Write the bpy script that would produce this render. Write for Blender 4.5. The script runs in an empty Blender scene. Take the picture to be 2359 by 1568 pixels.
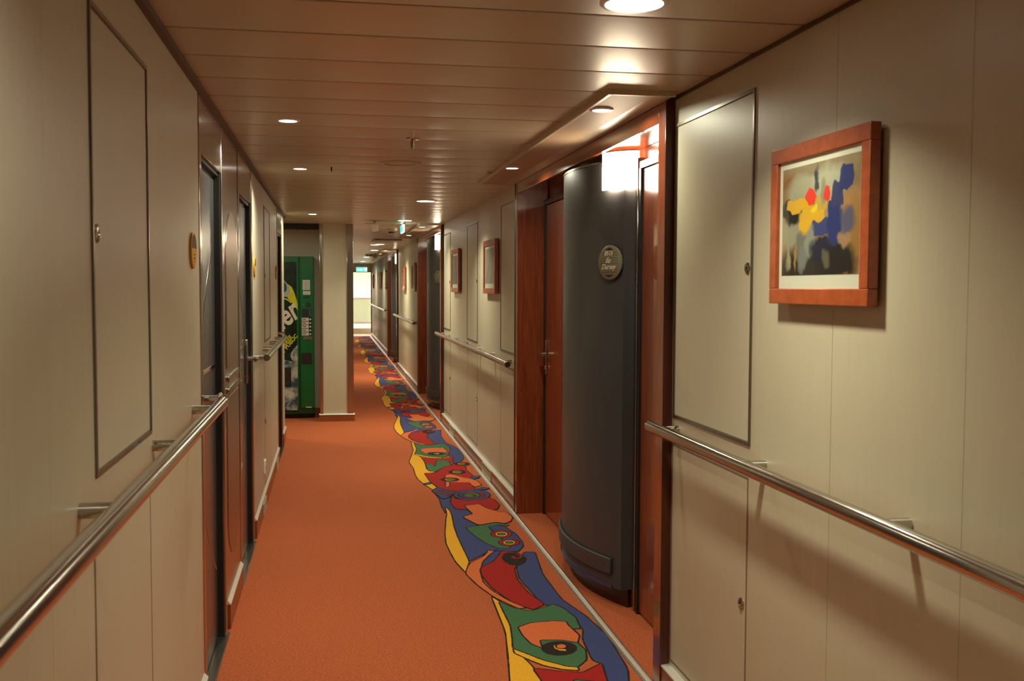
import bpy, bmesh, math, random
import numpy as np
from mathutils import Vector, Matrix
random.seed(4)
S = bpy.context.scene
C = S.collection
PI = math.pi

# ---------------------------------------------------------------- camera
IW, IH = 2359, 1568
FPX = 2365.94
YAW, PITCH, ROLL = 0.17488676, 0.05185287, -0.00365683
HC = 1.45                                   # eye height
def cam_axes():
    cy, sy = math.cos(YAW), math.sin(YAW)
    f = np.array([sy*math.cos(PITCH), cy*math.cos(PITCH), -math.sin(PITCH)])
    rt = np.array([cy, -sy, 0.0]); d = np.cross(f, rt)
    r2 = math.cos(ROLL)*rt + math.sin(ROLL)*d
    d2 = -math.sin(ROLL)*rt + math.cos(ROLL)*d
    return np.stack([r2, d2, f])
AX = cam_axes()
cam_d = bpy.data.cameras.new('camera'); cam = bpy.data.objects.new('camera', cam_d); C.objects.link(cam)
cam_d.sensor_width = 36; cam_d.lens = 36*FPX/IW; cam_d.clip_start = 0.05; cam_d.clip_end = 200
R, D, F = AX
cam.matrix_world = Matrix(((R[0], -D[0], -F[0], 0), (R[1], -D[1], -F[1], 0), (R[2], -D[2], -F[2], HC), (0, 0, 0, 1)))
cam_d.dof.use_dof = True; cam_d.dof.focus_distance = 5.5; cam_d.dof.aperture_fstop = 8.0
S.camera = cam

# ---------------------------------------------------------------- world, exposure
w = bpy.data.worlds.new('world'); S.world = w; w.use_nodes = True
w.node_tree.nodes['Background'].inputs[0].default_value = (1.0, 0.85, 0.65, 1)
w.node_tree.nodes['Background'].inputs[1].default_value = 0.02
S.view_settings.view_transform = 'Standard'; S.view_settings.look = 'None'
S.view_settings.gamma = 1; S.view_settings.use_curve_mapping = False
S.view_settings.exposure = 0.12

WARM = (0.96, 0.94, 0.69)
BIG_W, SMALL_W, SOFFIT_W, ALCOVE_E = 10.5, 7.5, 6.5, 42.0
LENS_E = 12.0

# points of the floor measured from the photograph (a ray through a pixel met with a real plane)
def ray(x, y):
    return AX.T @ np.array([(x-IW/2)/FPX, (y-IH/2)/FPX, 1.0])
def on_z(x, y, z=0.0):
    d = ray(x, y); t = (z-HC)/d[2]; return (t*d[0], t*d[1])
def on_y(x, y, Y):
    d = ray(x, y); t = Y/d[1]; return (t*d[0], HC+t*d[2])

# ---------------------------------------------------------------- mesh builder
class MB:
    def __init__(s): s.v = []; s.f = []; s.m = []; s.s = []
    def add(s, v, f, mi=0, smooth=False):
        b = len(s.v); s.v += [tuple(p) for p in v]
        for q in f: s.f.append([i+b for i in q]); s.m.append(mi); s.s.append(smooth)
        return s
    def box(s, x0, x1, y0, y1, z0, z1, mi=0):
        v = [(x, y, z) for x in (x0, x1) for y in (y0, y1) for z in (z0, z1)]
        f = [(0,1,3,2), (4,6,7,5), (0,4,5,1), (2,3,7,6), (0,2,6,4), (1,5,7,3)]
        return s.add(v, f, mi)
    def prism(s, pts, z0, z1, mi=0, smooth=False):     # pts in xy, extruded in z
        n = len(pts)
        v = [(x, y, z0) for x, y in pts]+[(x, y, z1) for x, y in pts]
        s.add(v, [tuple(range(n))[::-1], tuple(range(n, 2*n))], mi)
        b = len(s.v)-2*n
        for i in range(n):
            j = (i+1) % n; s.f.append([b+i, b+j, b+n+j, b+n+i]); s.m.append(mi); s.s.append(smooth)
        return s
    def extr(s, prof, axis, a0, a1, mi=0, smooth=False):   # profile polygon extruded along 'x','y'
        n = len(prof)
        if axis == 'y': g = lambda p, a: (p[0], a, p[1])
        elif axis == 'x': g = lambda p, a: (a, p[0], p[1])
        else: g = lambda p, a: (p[0], p[1], a)
        v = [g(p, a0) for p in prof]+[g(p, a1) for p in prof]
        b = len(s.v)
        s.add(v, [tuple(range(n)), tuple(range(n, 2*n))[::-1]], mi)
        for i in range(n):
            j = (i+1) % n; s.f.append([b+i, b+n+i, b+n+j, b+j]); s.m.append(mi); s.s.append(smooth)
        return s
    def cyl(s, p0, p1, r0, r1=None, n=24, mi=0, cap=True):
        r1 = r0 if r1 is None else r1
        p0, p1 = Vector(p0), Vector(p1); d = (p1-p0).normalized()
        u = d.orthogonal().normalized(); w_ = d.cross(u)
        v = []
        for p, r in ((p0, r0), (p1, r1)):
            for i in range(n):
                a = 2*PI*i/n; v.append(p+u*math.cos(a)*r+w_*math.sin(a)*r)
        b = len(s.v); s.v += [tuple(q) for q in v]
        for i in range(n):
            j = (i+1) % n; s.f.append([b+i, b+j, b+n+j, b+n+i]); s.m.append(mi); s.s.append(True)
        if cap:
            s.f.append([b+i for i in range(n)][::-1]); s.m.append(mi); s.s.append(False)
            s.f.append([b+n+i for i in range(n)]); s.m.append(mi); s.s.append(False)
        return s
    def lathe(s, c, prof, n=36, mi=0, axis='z', close=False):  # prof: (r, h) list
        b = len(s.v); k = len(prof)
        for i in range(n):
            a = 2*PI*i/n
            for r, h in prof:
                if axis == 'z': s.v.append((c[0]+r*math.cos(a), c[1]+r*math.sin(a), c[2]+h))
                elif axis == 'x': s.v.append((c[0]+h, c[1]+r*math.cos(a), c[2]+r*math.sin(a)))
                else: s.v.append((c[0]+r*math.cos(a), c[1]+h, c[2]+r*math.sin(a)))
        for i in range(n):
            j = (i+1) % n
            for q in range(k-1):
                s.f.append([b+i*k+q, b+j*k+q, b+j*k+q+1, b+i*k+q+1]); s.m.append(mi); s.s.append(True)
        return s
    def tube(s, pts, r, n=8, mi=0):
        for a, b in zip(pts[:-1], pts[1:]): s.cyl(a, b, r, n=n, mi=mi)
        return s

ORG = {}
def link(name, mb, mats, parent=None, bevel=0, recentre=True):
    me = bpy.data.meshes.new(name)
    v = mb.v
    if parent is not None: org = ORG[parent.name]
    elif recentre:
        xs = [p[0] for p in v]; ys = [p[1] for p in v]; zs = [p[2] for p in v]
        org = Vector(((min(xs)+max(xs))/2, (min(ys)+max(ys))/2, min(zs)))
    else: org = Vector((0, 0, 0))
    me.from_pydata([(p[0]-org.x, p[1]-org.y, p[2]-org.z) for p in v], [], mb.f)
    if not isinstance(mats, (list, tuple)): mats = [mats]
    for m in mats: me.materials.append(m)
    for p, mi, sm in zip(me.polygons, mb.m, mb.s): p.material_index = mi; p.use_smooth = sm
    bm = bmesh.new(); bm.from_mesh(me); bmesh.ops.remove_doubles(bm, verts=bm.verts, dist=1e-6) if False else None
    bmesh.ops.recalc_face_normals(bm, faces=bm.faces) if not getattr(mb, 'keep', False) else None
    bm.to_mesh(me); bm.free()
    me.set_sharp_from_angle(angle=math.radians(38))
    o = bpy.data.objects.new(name, me); C.objects.link(o)
    if parent is not None: o.parent = parent
    else: o.location = org
    if bevel:
        b = o.modifiers.new('bevel', 'BEVEL'); b.width = bevel; b.segments = 2; b.limit_method = 'ANGLE'; b.angle_limit = 0.6
    ORG[o.name] = org
    return o
def struct(name, mb, mats, parent=None, bevel=0, recentre=False):
    o = link(name, mb, mats, parent, bevel, recentre)
    if parent is None: o['kind'] = 'structure'
    return o
def struct_empty(name, loc):
    o = bpy.data.objects.new(name, None); C.objects.link(o); o.location = loc; o.empty_display_size = .1
    o['kind'] = 'structure'; ORG[o.name] = Vector(loc); return o
def tag(o, label, cat, group=None):
    o['label'] = label; o['category'] = cat
    if group: o['group'] = group
    return o
def thing(name, label, cat, loc, group=None):
    o = bpy.data.objects.new(name, None); C.objects.link(o); o.location = loc; o.empty_display_size = .1
    ORG[o.name] = Vector(loc); return tag(o, label, cat, group)
def dup(root, delta, label=None, group=None):
    r = root.copy(); C.objects.link(r); r.location = root.location+Vector(delta)
    if label: r['label'] = label
    if group: r['group'] = group
    for ch in list(root.children):
        c = ch.copy(); C.objects.link(c); c.parent = r
        for g in list(ch.children):
            d = g.copy(); C.objects.link(d); d.parent = c
    return r

# ---------------------------------------------------------------- materials
def mat(name, col, rough=.5, metal=0, spec=.5, coat=0, emit=None, es=0):
    m = bpy.data.materials.new(name); m.use_nodes = True
    b = m.node_tree.nodes['Principled BSDF']
    b.inputs['Base Color'].default_value = (*col, 1); b.inputs['Roughness'].default_value = rough
    b.inputs['Metallic'].default_value = metal; b.inputs['Specular IOR Level'].default_value = spec
    b.inputs['Coat Weight'].default_value = coat; b.inputs['Coat Roughness'].default_value = .08
    if emit: b.inputs['Emission Color'].default_value = (*emit, 1); b.inputs['Emission Strength'].default_value = es
    return m
def nodes(m): return m.node_tree.nodes, m.node_tree.links, m.node_tree.nodes['Principled BSDF']
def noise_tex(m, scale, vec=(1,1,1), detail=4, rough=.6):
    N, L, B = nodes(m)
    tc = N.new('ShaderNodeTexCoord'); mp = N.new('ShaderNodeMapping'); mp.inputs['Scale'].default_value = vec
    no = N.new('ShaderNodeTexNoise'); no.inputs['Scale'].default_value = scale
    no.inputs['Detail'].default_value = detail; no.inputs['Roughness'].default_value = rough
    L.new(tc.outputs['Object'], mp.inputs['Vector']); L.new(mp.outputs[0], no.inputs['Vector'])
    return no
def ramp(m, fac, stops):
    N, L, B = nodes(m); r = N.new('ShaderNodeValToRGB')
    e = r.color_ramp.elements
    while len(e) < len(stops): e.new(.5)
    for k, (p, c) in enumerate(stops): e[k].position = p; e[k].color = (*c, 1)
    L.new(fac, r.inputs[0]); return r
def mixc(m, a, b, fac):
    N, L, B = nodes(m); x = N.new('ShaderNodeMix'); x.data_type = 'RGBA'
    for s_, v in ((6, a), (7, b)):
        if hasattr(v, 'links') or hasattr(v, 'node'): L.new(v, x.inputs[s_])
        else: x.inputs[s_].default_value = (*v, 1)
    if hasattr(fac, 'node'): L.new(fac, x.inputs[0])
    else: x.inputs[0].default_value = fac
    return x.outputs[2]
def bump(m, h, strength=.2, dist=.002):
    N, L, B = nodes(m); b = N.new('ShaderNodeBump'); b.inputs['Strength'].default_value = strength
    b.inputs['Distance'].default_value = dist; L.new(h, b.inputs['Height']); L.new(b.outputs[0], B.inputs['Normal'])

def streaked(name, c0, c1, vec, scale=6, rough=.4, spec=.4, coat=0, metal=0, lo=.35, hi=.65, bmp=0):
    m = mat(name, c0, rough, metal, spec, coat); N, L, B = nodes(m)
    no = noise_tex(m, scale, vec); r = ramp(m, no.outputs[0], [(lo, c0), (hi, c1)])
    L.new(r.outputs[0], B.inputs['Base Color'])
    if bmp: bump(m, no.outputs[0], bmp, .001)
    return m
def wall_mat(name, c0, c1, rough=.42):
    m = mat(name, c0, rough, 0, .45); N, L, B = nodes(m)
    n1 = noise_tex(m, 5, (14, 14, .9), 5); n2 = noise_tex(m, 3, (1, 1, .6), 3)
    r = ramp(m, n1.outputs[0], [(.3, c0), (.7, c1)])
    r2 = ramp(m, n2.outputs[0], [(.3, (.94, .94, .93)), (.7, (1, 1, 1))])
    x = N.new('ShaderNodeMix'); x.data_type = 'RGBA'; x.blend_type = 'MULTIPLY'; x.inputs[0].default_value = 1
    L.new(r.outputs[0], x.inputs[6]); L.new(r2.outputs[0], x.inputs[7]); L.new(x.outputs[2], B.inputs['Base Color'])
    return m
def carpet_mat(name, c, var=.25, rough=.95):
    m = mat(name, c, rough, 0, .1); N, L, B = nodes(m)
    no = noise_tex(m, 120, (1, 1, 1), 4, .8)
    d = tuple(x*(1-var) for x in c); l = tuple(min(1, x*(1+var)) for x in c)
    r = ramp(m, no.outputs[0], [(.35, d), (.65, l)]); L.new(r.outputs[0], B.inputs['Base Color'])
    B.inputs['Sheen Weight'].default_value = .15; B.inputs['Sheen Tint'].default_value = (1, .7, .5, 1)
    bump(m, no.outputs[0], .5, .003); return m

M_wall = wall_mat('laminate_wall', (.52, .465, .345), (.55, .49, .365))
M_wall_dark = mat('panel_joint', (.20, .14, .09), .7)
M_ceil = streaked('painted_ceiling', (.475, .415, .305), (.50, .437, .322), (2, 2, 2), 2, .33, .6)
M_soffit = mat('soffit_panel', (.42, .31, .21), .55, 0, .3)
M_lip = mat('soffit_lip', (.55, .47, .32), .4, 0)
M_mahog = streaked('mahogany_panel', (.150, .026, .008), (.27, .056, .016), (22, 22, 1.3), 3, .28, .5, .7)
M_mahog_h = streaked('mahogany_header', (.165, .030, .010), (.28, .062, .020), (22, 2, 22), 2, .2, .6, 1.0)
M_mahog_dk = streaked('dark_mahogany', (.055, .013, .007), (.09, .022, .010), (20, 20, 1.2), 3, .35)
M_base = streaked('baseboard_wood', (.20, .052, .016), (.33, .095, .030), (30, 2, 30), 3, .33, .5, .2)
M_cap = mat('baseboard_cap', (.80, .77, .70), .3, .3)
M_frame = mat('dull_metal_frame', (.22, .19, .155), .28, .9)
M_steel = mat('polished_rail_steel', (.50, .475, .43), .15, 1)
M_steel_sat = streaked('brushed_steel', (.42, .385, .345), (.47, .435, .39), (30, 30, 1), 5, .19, .5, 0, 1)
M_chrome = mat('chrome', (.66, .65, .62), .09, 1)
M_door_steel = streaked('grey_door_steel', (.20, .205, .225), (.24, .245, .265), (8, 8, .5), 4, .27, .5, 0, .85)
M_copper = streaked('warm_steel_panel', (.52, .43, .37), (.56, .465, .40), (20, 20, .8), 4, .34, .5, 0, 1)
M_black = mat('black_gasket', (.012, .011, .011), .5)
M_col = streaked('charcoal_laminate', (.046, .047, .052), (.054, .055, .060), (3, 3, 1), 3, .37, .5)
M_bump = mat('charcoal_bumper', (.050, .052, .055), .38)
M_kick = mat('toe_kick', (.035, .008, .004), .4)
M_white = mat('white_enamel', (.80, .78, .74), .35)
M_vent = mat('vent_metal', (.62, .56, .44), .35, .5)
M_dark = mat('dark_slot', (.02, .018, .016), .6)
M_yellow = mat('yellow_plate', (.66, .33, .015), .55, 0, .2)
M_plate_gr = mat('grey_plate', (.10, .08, .06), .6, 0, .2)
M_plaque = mat('bronze_grey_plaque', (.22, .21, .145), .38, .3)
M_text = mat('pale_lettering', (.85, .72, .62), .5)
M_brass = mat('brass_grey_lock', (.42, .38, .30), .22, 1)
M_cove = streaked('cove_dark_brown', (.055, .026, .014), (.08, .038, .018), (2, 12, 2), 3, .45)
M_alu = mat('aluminium_strip', (.62, .58, .55), .30, .9)
M_stripin = mat('strip_insert', (.55, .45, .36), .55)
M_pframe = streaked('cherry_frame', (.30, .055, .014), (.40, .080, .020), (12, 12, 12), 3, .32, .5, .3)
M_mat = mat('cream_mount', (.78, .78, .66), .6)
M_green = streaked('green_enamel', (.0, .115, .028), (.0, .15, .036), (3, 3, 3), 2, .30, .5)
M_greendk = mat('dark_green', (.0, .055, .016), .35)
M_poster = streaked('poster_black_green', (.004, .009, .006), (.008, .03, .018), (3, 3, 3), 4, .25)
M_ice = streaked('poster_ice', (.03, .08, .11), (.52, .53, .44), (4, 4, 4), 2.2, .25, .5, 0, 0, .40, .60)
M_pyel = streaked('poster_yellow', (.55, .52, .02), (.68, .62, .03), (5, 5, 5), 3, .25)
M_pgrey = mat('poster_grey_white', (.38, .42, .42), .25)
M_pteal = mat('poster_teal', (.0, .09, .075), .25)
M_pletter = mat('poster_cream_letter', (.66, .60, .46), .3)
M_sticker = mat('white_sticker', (.62, .60, .55), .5)
M_print = mat('printed_grey', (.20, .19, .22), .5)
M_printred = mat('printed_red', (.50, .10, .06), .5)
M_glass = mat('balustrade_glass', (.62, .74, .60), .08, 0, .5); nodes(M_glass)[2].inputs['Transmission Weight'].default_value = .75
M_pglass = bpy.data.materials.new('picture_glass'); M_pglass.use_nodes = True
_n = M_pglass.node_tree.nodes; _l = M_pglass.node_tree.links; _n.clear()
_o = _n.new('ShaderNodeOutputMaterial'); _x = _n.new('ShaderNodeMixShader'); _f = _n.new('ShaderNodeFresnel'); _t = _n.new('ShaderNodeBsdfTransparent'); _g = _n.new('ShaderNodeBsdfGlossy')
_g.inputs['Roughness'].default_value = .03
_k = _n.new('ShaderNodeMath'); _k.operation = 'MULTIPLY'; _k.inputs[1].default_value = .4; _l.new(_f.outputs[0], _k.inputs[0]); _l.new(_k.outputs[0], _x.inputs[0]); _l.new(_t.outputs[0], _x.inputs[1]); _l.new(_g.outputs[0], _x.inputs[2]); _l.new(_x.outputs[0], _o.inputs[0])
M_lobby = mat('lobby_wall', (.78, .70, .60), .5)
M_lobbyfl = mat('lobby_floor', (.70, .58, .42), .3)
M_blue = mat('blue_lettering', (.05, .05, .2), .5)

for _m in (M_steel_sat, M_copper):
    N, L, B = nodes(_m); tg = N.new('ShaderNodeTangent'); tg.direction_type = 'RADIAL'; tg.axis = 'Z'
    L.new(tg.outputs[0], B.inputs['Tangent']); B.inputs['Anisotropic'].default_value = .75
def emis(name, col, st):
    m = bpy.data.materials.new(name); m.use_nodes = True; n = m.node_tree.nodes; n.clear()
    e = n.new('ShaderNodeEmission'); o = n.new('ShaderNodeOutputMaterial')
    e.inputs[0].default_value = (*col, 1); e.inputs[1].default_value = st
    m.node_tree.links.new(e.outputs[0], o.inputs[0]); return m
M_lens = emis('lamp_lens', (1.0, .93, .86), LENS_E)
M_shade = emis('lamp_shade_glow', (1.0, .80, .55), ALCOVE_E)
M_exitg = emis('exit_green', (.05, .9, .55), 1.6)
M_exitw = emis('exit_white', (.85, 1.0, .95), 4.0)
M_lobbyfill = emis('lobby_fill_glow', (1, .95, .88), 22.0)

CO = {'o': carpet_mat('carpet_orange', (.43, .096, .033), .42),
      'O': carpet_mat('carpet_bright_orange', (.62, .130, .042), .15),
      'R': carpet_mat('carpet_red', (.33, .007, .009), .15), 'B': carpet_mat('carpet_blue', (.034, .054, .175), .15),
      'G': carpet_mat('carpet_green', (.040, .130, .060), .15), 'Y': carpet_mat('carpet_yellow', (.74, .36, .020), .10),
      'K': carpet_mat('carpet_black', (.008, .008, .010), .2)}
CK = ['R', 'B', 'G', 'Y', 'K', 'O']

def text_mb(txt, size, M, off=0, shear=0, ext=0.0004, align='CENTER', space=1.0, mi=0, mb=None):
    cu = bpy.data.curves.new('t', 'FONT'); cu.body = txt; cu.size = size; cu.offset = off; cu.shear = shear
    cu.extrude = ext; cu.align_x = align; cu.align_y = 'CENTER'; cu.space_character = space; cu.resolution_u = 3
    ob = bpy.data.objects.new('t', cu); C.objects.link(ob)
    me = bpy.data.meshes.new_from_object(ob.evaluated_get(bpy.context.evaluated_depsgraph_get()))
    mb = mb or MB()
    mb.add([M @ v.co for v in me.vertices], [tuple(p.vertices) for p in me.polygons], mi)
    bpy.data.objects.remove(ob); bpy.data.curves.remove(cu); bpy.data.meshes.remove(me)
    return mb
def basis(o, ex, ey):
    ex = Vector(ex).normalized(); ey = Vector(ey).normalized(); ez = ex.cross(ey)
    return Matrix(((ex.x, ey.x, ez.x, o[0]), (ex.y, ey.y, ez.y, o[1]), (ex.z, ey.z, ez.z, o[2]), (0, 0, 0, 1)))

# ================================================================ SETTING
XR, XL, ZC = 1.20, -0.435, 2.12
YB, YE = -4.5, 30.5
A0, A1, PER = 3.50, 6.49, 7.5             # alcove begins / ends, period
XB = 1.36                                 # plane of the cabin doors

fl = struct('floor', MB().box(-3.2, 3.2, YB, YE, -.05, 0), CO['o'])

# ---- carpet border (woven pattern), traced on the floor, period 4.88 m
def A(*c): return [on_z(900+x/2.6667, 980+y/2.6667) for x, y in c]
def Bq(*c): return [on_z(960+x/4.9, 900+y/4.9) for x, y in c]
def Cq(*c): return [on_z(800+x/3.137, 750+y/3.137) for x, y in c]
def Dq(*c): return [on_z(900+x/6.272, 1080+y/6.272) for x, y in c]
def ell(fn, cx, cy, rx, ry, n=22, a0=0, wob=0):
    return fn(*[(cx+rx*math.cos(2*PI*i/n+a0)*(1+wob*math.sin(3*i)), cy+ry*math.sin(2*PI*i/n+a0)) for i in range(n)])
def chaikin(p, k=1):
    for _ in range(k):
        q = []
        for i in range(len(p)):
            a, b = p[i], p[(i+1) % len(p)]
            q.append((a[0]*.9+b[0]*.1, a[1]*.9+b[1]*.1)); q.append((a[0]*.1+b[0]*.9, a[1]*.1+b[1]*.9))
        p = q
    return p
SH = []   # (colour, polygon, smooth level, shift in periods)
def sh(c, p, k=1, dy=0): SH.append((c, [(x, y+dy) for x, y in p], k))
sh('B', Bq((205,440),(275,440),(272,510),(330,585),(430,630),(500,680),(535,760),(500,805),(430,822),(405,790),(415,750),(370,740),(360,690),(385,665),(310,605),(215,600),(125,525),(130,490)))
sh('Y', Cq((460,838),(492,850),(503,890),(492,925),(540,955),(560,990),(575,1040),(640,1058),(560,1070),(600,1130),(650,1170),(615,1185),(560,1150),(510,1110),(490,1075),(478,1030),(445,985),(460,950),(478,900)))
sh('R', Bq((50,757),(180,765),(300,768),(415,746),(405,790),(430,825),(390,850),(330,860),(210,860),(165,825),(100,830),(90,800)))
sh('G', A((660,1080),(760,1120),(860,1140),(945,1115),(1000,1097),(1060,1120),(1140,1180),(1168,1250),(1120,1248),(1162,1290),(1150,1335),(1200,1380),(1205,1440),(1150,1485),(1080,1480),(930,1440),(830,1400),(750,1370),(745,1300),(735,1230),(700,1160)))
sh('Y', A((750,1370),(830,1400),(930,1440),(1080,1480),(1150,1485),(1160,1505),(1060,1500),(940,1475),(850,1440),(760,1400)))
sh('O', A((780,1240),(860,1212),(1000,1200),(1080,1205),(1092,1228),(1162,1290),(1150,1335),(1050,1318),(915,1318),(935,1370),(860,1340),(810,1290)))
sh('K', ell(A, 1035, 1370, 106, 43))
sh('Y', A((995,1345),(1000,1370),(1035,1385),(1085,1388),(1080,1375),(1035,1372),(1012,1350)))
sh('O', ell(A, 1048, 1358, 34, 15))
sh('O', Dq((1395,1178),(1510,1190),(1440,1235),(1340,1330),(1310,1420),(1290,1470),(1310,1540),(1340,1640),(1480,1770),(1700,1900),(1960,2010),(1840,2020),(1500,1860),(1250,1680),(1085,1520),(1090,1440),(1150,1360),(1330,1270),(1390,1210)))
sh('B', Dq((1600,1190),(1500,1190),(1440,1240),(1330,1350),(1310,1420),(1380,1420),(1520,1300)))
sh('R', Dq((1600,1190),(1700,1190),(1830,1210),(1960,1290),(1830,1390),(1790,1440),(1830,1600),(1990,1790),(2230,1960),(2060,2040),(1760,1930),(1480,1740),(1340,1580),(1290,1470),(1320,1410),(1480,1340)))
sh('K', Dq((1610,1290),(1640,1230),(1700,1210),(1790,1215),(1850,1250),(1860,1280),(1810,1285),(1790,1255),(1720,1270),(1760,1300),(1830,1305),(1890,1290),(1905,1270),(1960,1300),(1930,1360),(1830,1400),(1720,1385),(1650,1340)))
sh('B', Dq((870,400),(860,490),(940,585),(1110,595),(1185,660),(1035,705),(1270,820),(1080,850),(1230,980),(1560,1150),(1690,1150),(1500,1190),(1395,1175),(1385,1215),(1140,1340),(1060,1200),(980,1020),(910,800),(880,650),(790,540),(800,650),(740,560),(700,430),(650,370),(720,300),(860,320)))
sh('Y', Dq((785,540),(850,600),(880,660),(910,820),(960,970),(1050,1160),(1140,1345),(1080,1500),(940,1350),(860,1210),(800,1080),(785,950),(795,760),(810,650)))
sh('B', Dq((1405,840),(1500,815),(1640,830),(1800,930),(1900,1050),(1920,1120),(1840,1200),(1700,1190),(1600,1190),(1500,1185),(1560,1150),(1740,1135),(1600,1000),(1480,900)))
sh('G', Dq((1080,850),(1270,820),(1510,778),(1715,810),(1680,830),(1560,812),(1410,835),(1470,905),(1600,1010),(1740,1135),(1690,1150),(1560,1152),(1400,1090),(1230,985),(1130,900)))
for (cx, cy, rx, ry) in ((1600, 945, 155, 52), (1712, 1068, 155, 48)):
    sh('R', ell(Dq, cx, cy, rx, ry)); sh('Y', ell(Dq, cx, cy, rx*.62, ry*.66)); sh('G', ell(Dq, cx, cy, rx*.36, ry*.36))
sh('R', Bq((85,932),(210,928),(330,850),(390,845),(420,822),(500,840),(555,850),(560,895),(640,965),(620,995),(590,1040),(640,1085),(660,1115),(590,1135),(500,1140),(420,1160),(330,1130),(230,1090),(160,1040),(120,985)))
sh('G', Bq((100,830),(165,825),(210,858),(218,800),(240,785),(362,790),(388,846),(330,852),(215,914),(140,908),(112,870)))
sh('O', Bq((325,950),(400,945),(540,985),(620,995),(690,1025),(737,1066),(660,1092),(612,1062),(590,1038),(480,1038),(400,1035),(368,1036),(376,1062),(365,1088),(322,1088),(325,1030),(318,985)))
for (cx, cy, rx, ry) in ((457, 920, 95, 24), (375, 1006, 102, 23), (510, 828, 84, 18)):
    sh('K', ell(Bq, cx, cy, rx, ry)); sh('Y', ell(Bq, cx, cy, rx*.6, ry*.62)); sh('G', ell(Bq, cx+4, cy, rx*.42, ry*.42))
sh('B', Bq((640,965),(725,962),(695,990),(640,1002),(600,990)))
sh('B', Bq((655,1115),(690,1108),(750,1090),(822,1103),(785,1120),(700,1122)))
sh('B', Bq((75,1050),(160,1033),(168,1050),(90,1066)))
sh('R', Dq((890,390),(940,440),(1150,465),(1400,410),(1500,450),(1575,525),(1545,585),(1480,600),(1390,575),(1275,512),(1060,540),(1110,595),(940,585),(860,500)))
sh('O', Dq((1060,540),(1275,512),(1390,575),(1550,622),(1690,640),(1765,700),(1740,760),(1650,795),(1515,775),(1270,820),(1035,700),(1190,660)))
sh('B', ell(Dq, 1175, 382, 265, 78)); sh('R', ell(Dq, 1165, 388, 195, 52)); sh('B', ell(Dq, 1150, 390, 165, 44))
sh('G', ell(Dq, 1160, 388, 125, 40)); sh('R', ell(Dq, 1130, 395, 100, 28)); sh('G', ell(Dq, 1130, 395, 75, 22))
sh('B', Dq((590,320),(680,270),(740,290),(800,305),(900,325),(1000,330),(880,385),(820,430),(740,440),(660,370)))
for k in range(3):
    sh('R', Dq((620+100*k,358+22*k),(735+90*k,305+8*k),(775+90*k,305+8*k),(680+90*k,360+20*k)))
NSH = len(SH)
PB = MB(); PB.keep = True
def ribbon(p, z, wd):
    n = len(p); L_, R_ = [], []
    for i in range(n):
        a, b, c = Vector(p[i-1]), Vector(p[i]), Vector(p[(i+1) % n])
        t = (c-a); t = t.normalized() if t.length > 1e-9 else Vector((1, 0)); nn = Vector((-t.y, t.x))
        jw = wd*(1+.25*math.sin(i*2.7))
        L_.append(b+nn*jw); R_.append(b-nn*jw)
    v = [(q.x, q.y, z) for q in L_]+[(q.x, q.y, z) for q in R_]
    PB.add(v, [(i, (i+1) % n, n+(i+1) % n, n+i) for i in range(n)], 4)
for rep in range(-1, 6):
    for k, (c, p, sm) in enumerate(SH):
        q = [(x, y+rep*4.88) for x, y in chaikin(p, 2)]
        if min(y for x, y in q) > YE-.1 or max(y for x, y in q) < -.5: continue
        if max(y for x, y in q) > YE-.05: continue
        z = .0012+k*.00009
        PB.add([(x, y, z) for x, y in q], [tuple(range(len(q)))], CK.index(c))
        ribbon(q, z+.00004, .0036)
def fix_up(o):                                  # every face of the woven band looks up
    me = o.data; bm = bmesh.new(); bm.from_mesh(me)
    bm.normal_update()
    for f in bm.faces:
        if f.normal.z < 0: f.normal_flip()
    bm.to_mesh(me); bm.free()
pb = link('carpet_border', PB, [CO[k] for k in CK], fl); fix_up(pb)
pb['label'] = 'multicoloured woven border of faces and curves in the orange carpet'

# ---- ceiling: slats across the corridor, each a shallow arc with a joint
cb = MB(); cb.keep = True
pitch = .321; y = 2.494-pitch*22
rows = []
while y < YE-.01:
    y1 = min(y+pitch, YE)
    for t in (0, .012, .02, .06, .15, .3, .5, .7, .85, .94, .970, .978):
        yy = y+t*(y1-y)
        zz = ZC-.0026*(1-(2*t-1)**2) if .012 < t < .975 else ZC+.012
        if t == .012: zz = ZC+.002
        rows.append((yy, zz))
    rows.append((y1-.004, ZC+.006)) if False else None
    y = y1
rows.append((YE, ZC))
for (ya_, za_), (yb_, zb_) in zip(rows[:-1], rows[1:]):
    cb.add([(-3.2, ya_, za_), (XR+.01, ya_, za_), (XR+.01, yb_, zb_), (-3.2, yb_, zb_)], [(0, 1, 2, 3)], 1 if max(za_, zb_) > ZC+.0025 else 0)
cb.add([(-3.2, YB, ZC+.05), (3.2, YB, ZC+.05), (3.2, YE, ZC+.05), (-3.2, YE, ZC+.05)], [(0, 1, 2, 3)], 0)
struct('ceiling', cb, [M_ceil, mat('ceiling_joint', (.06, .045, .03), .7)])

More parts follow.
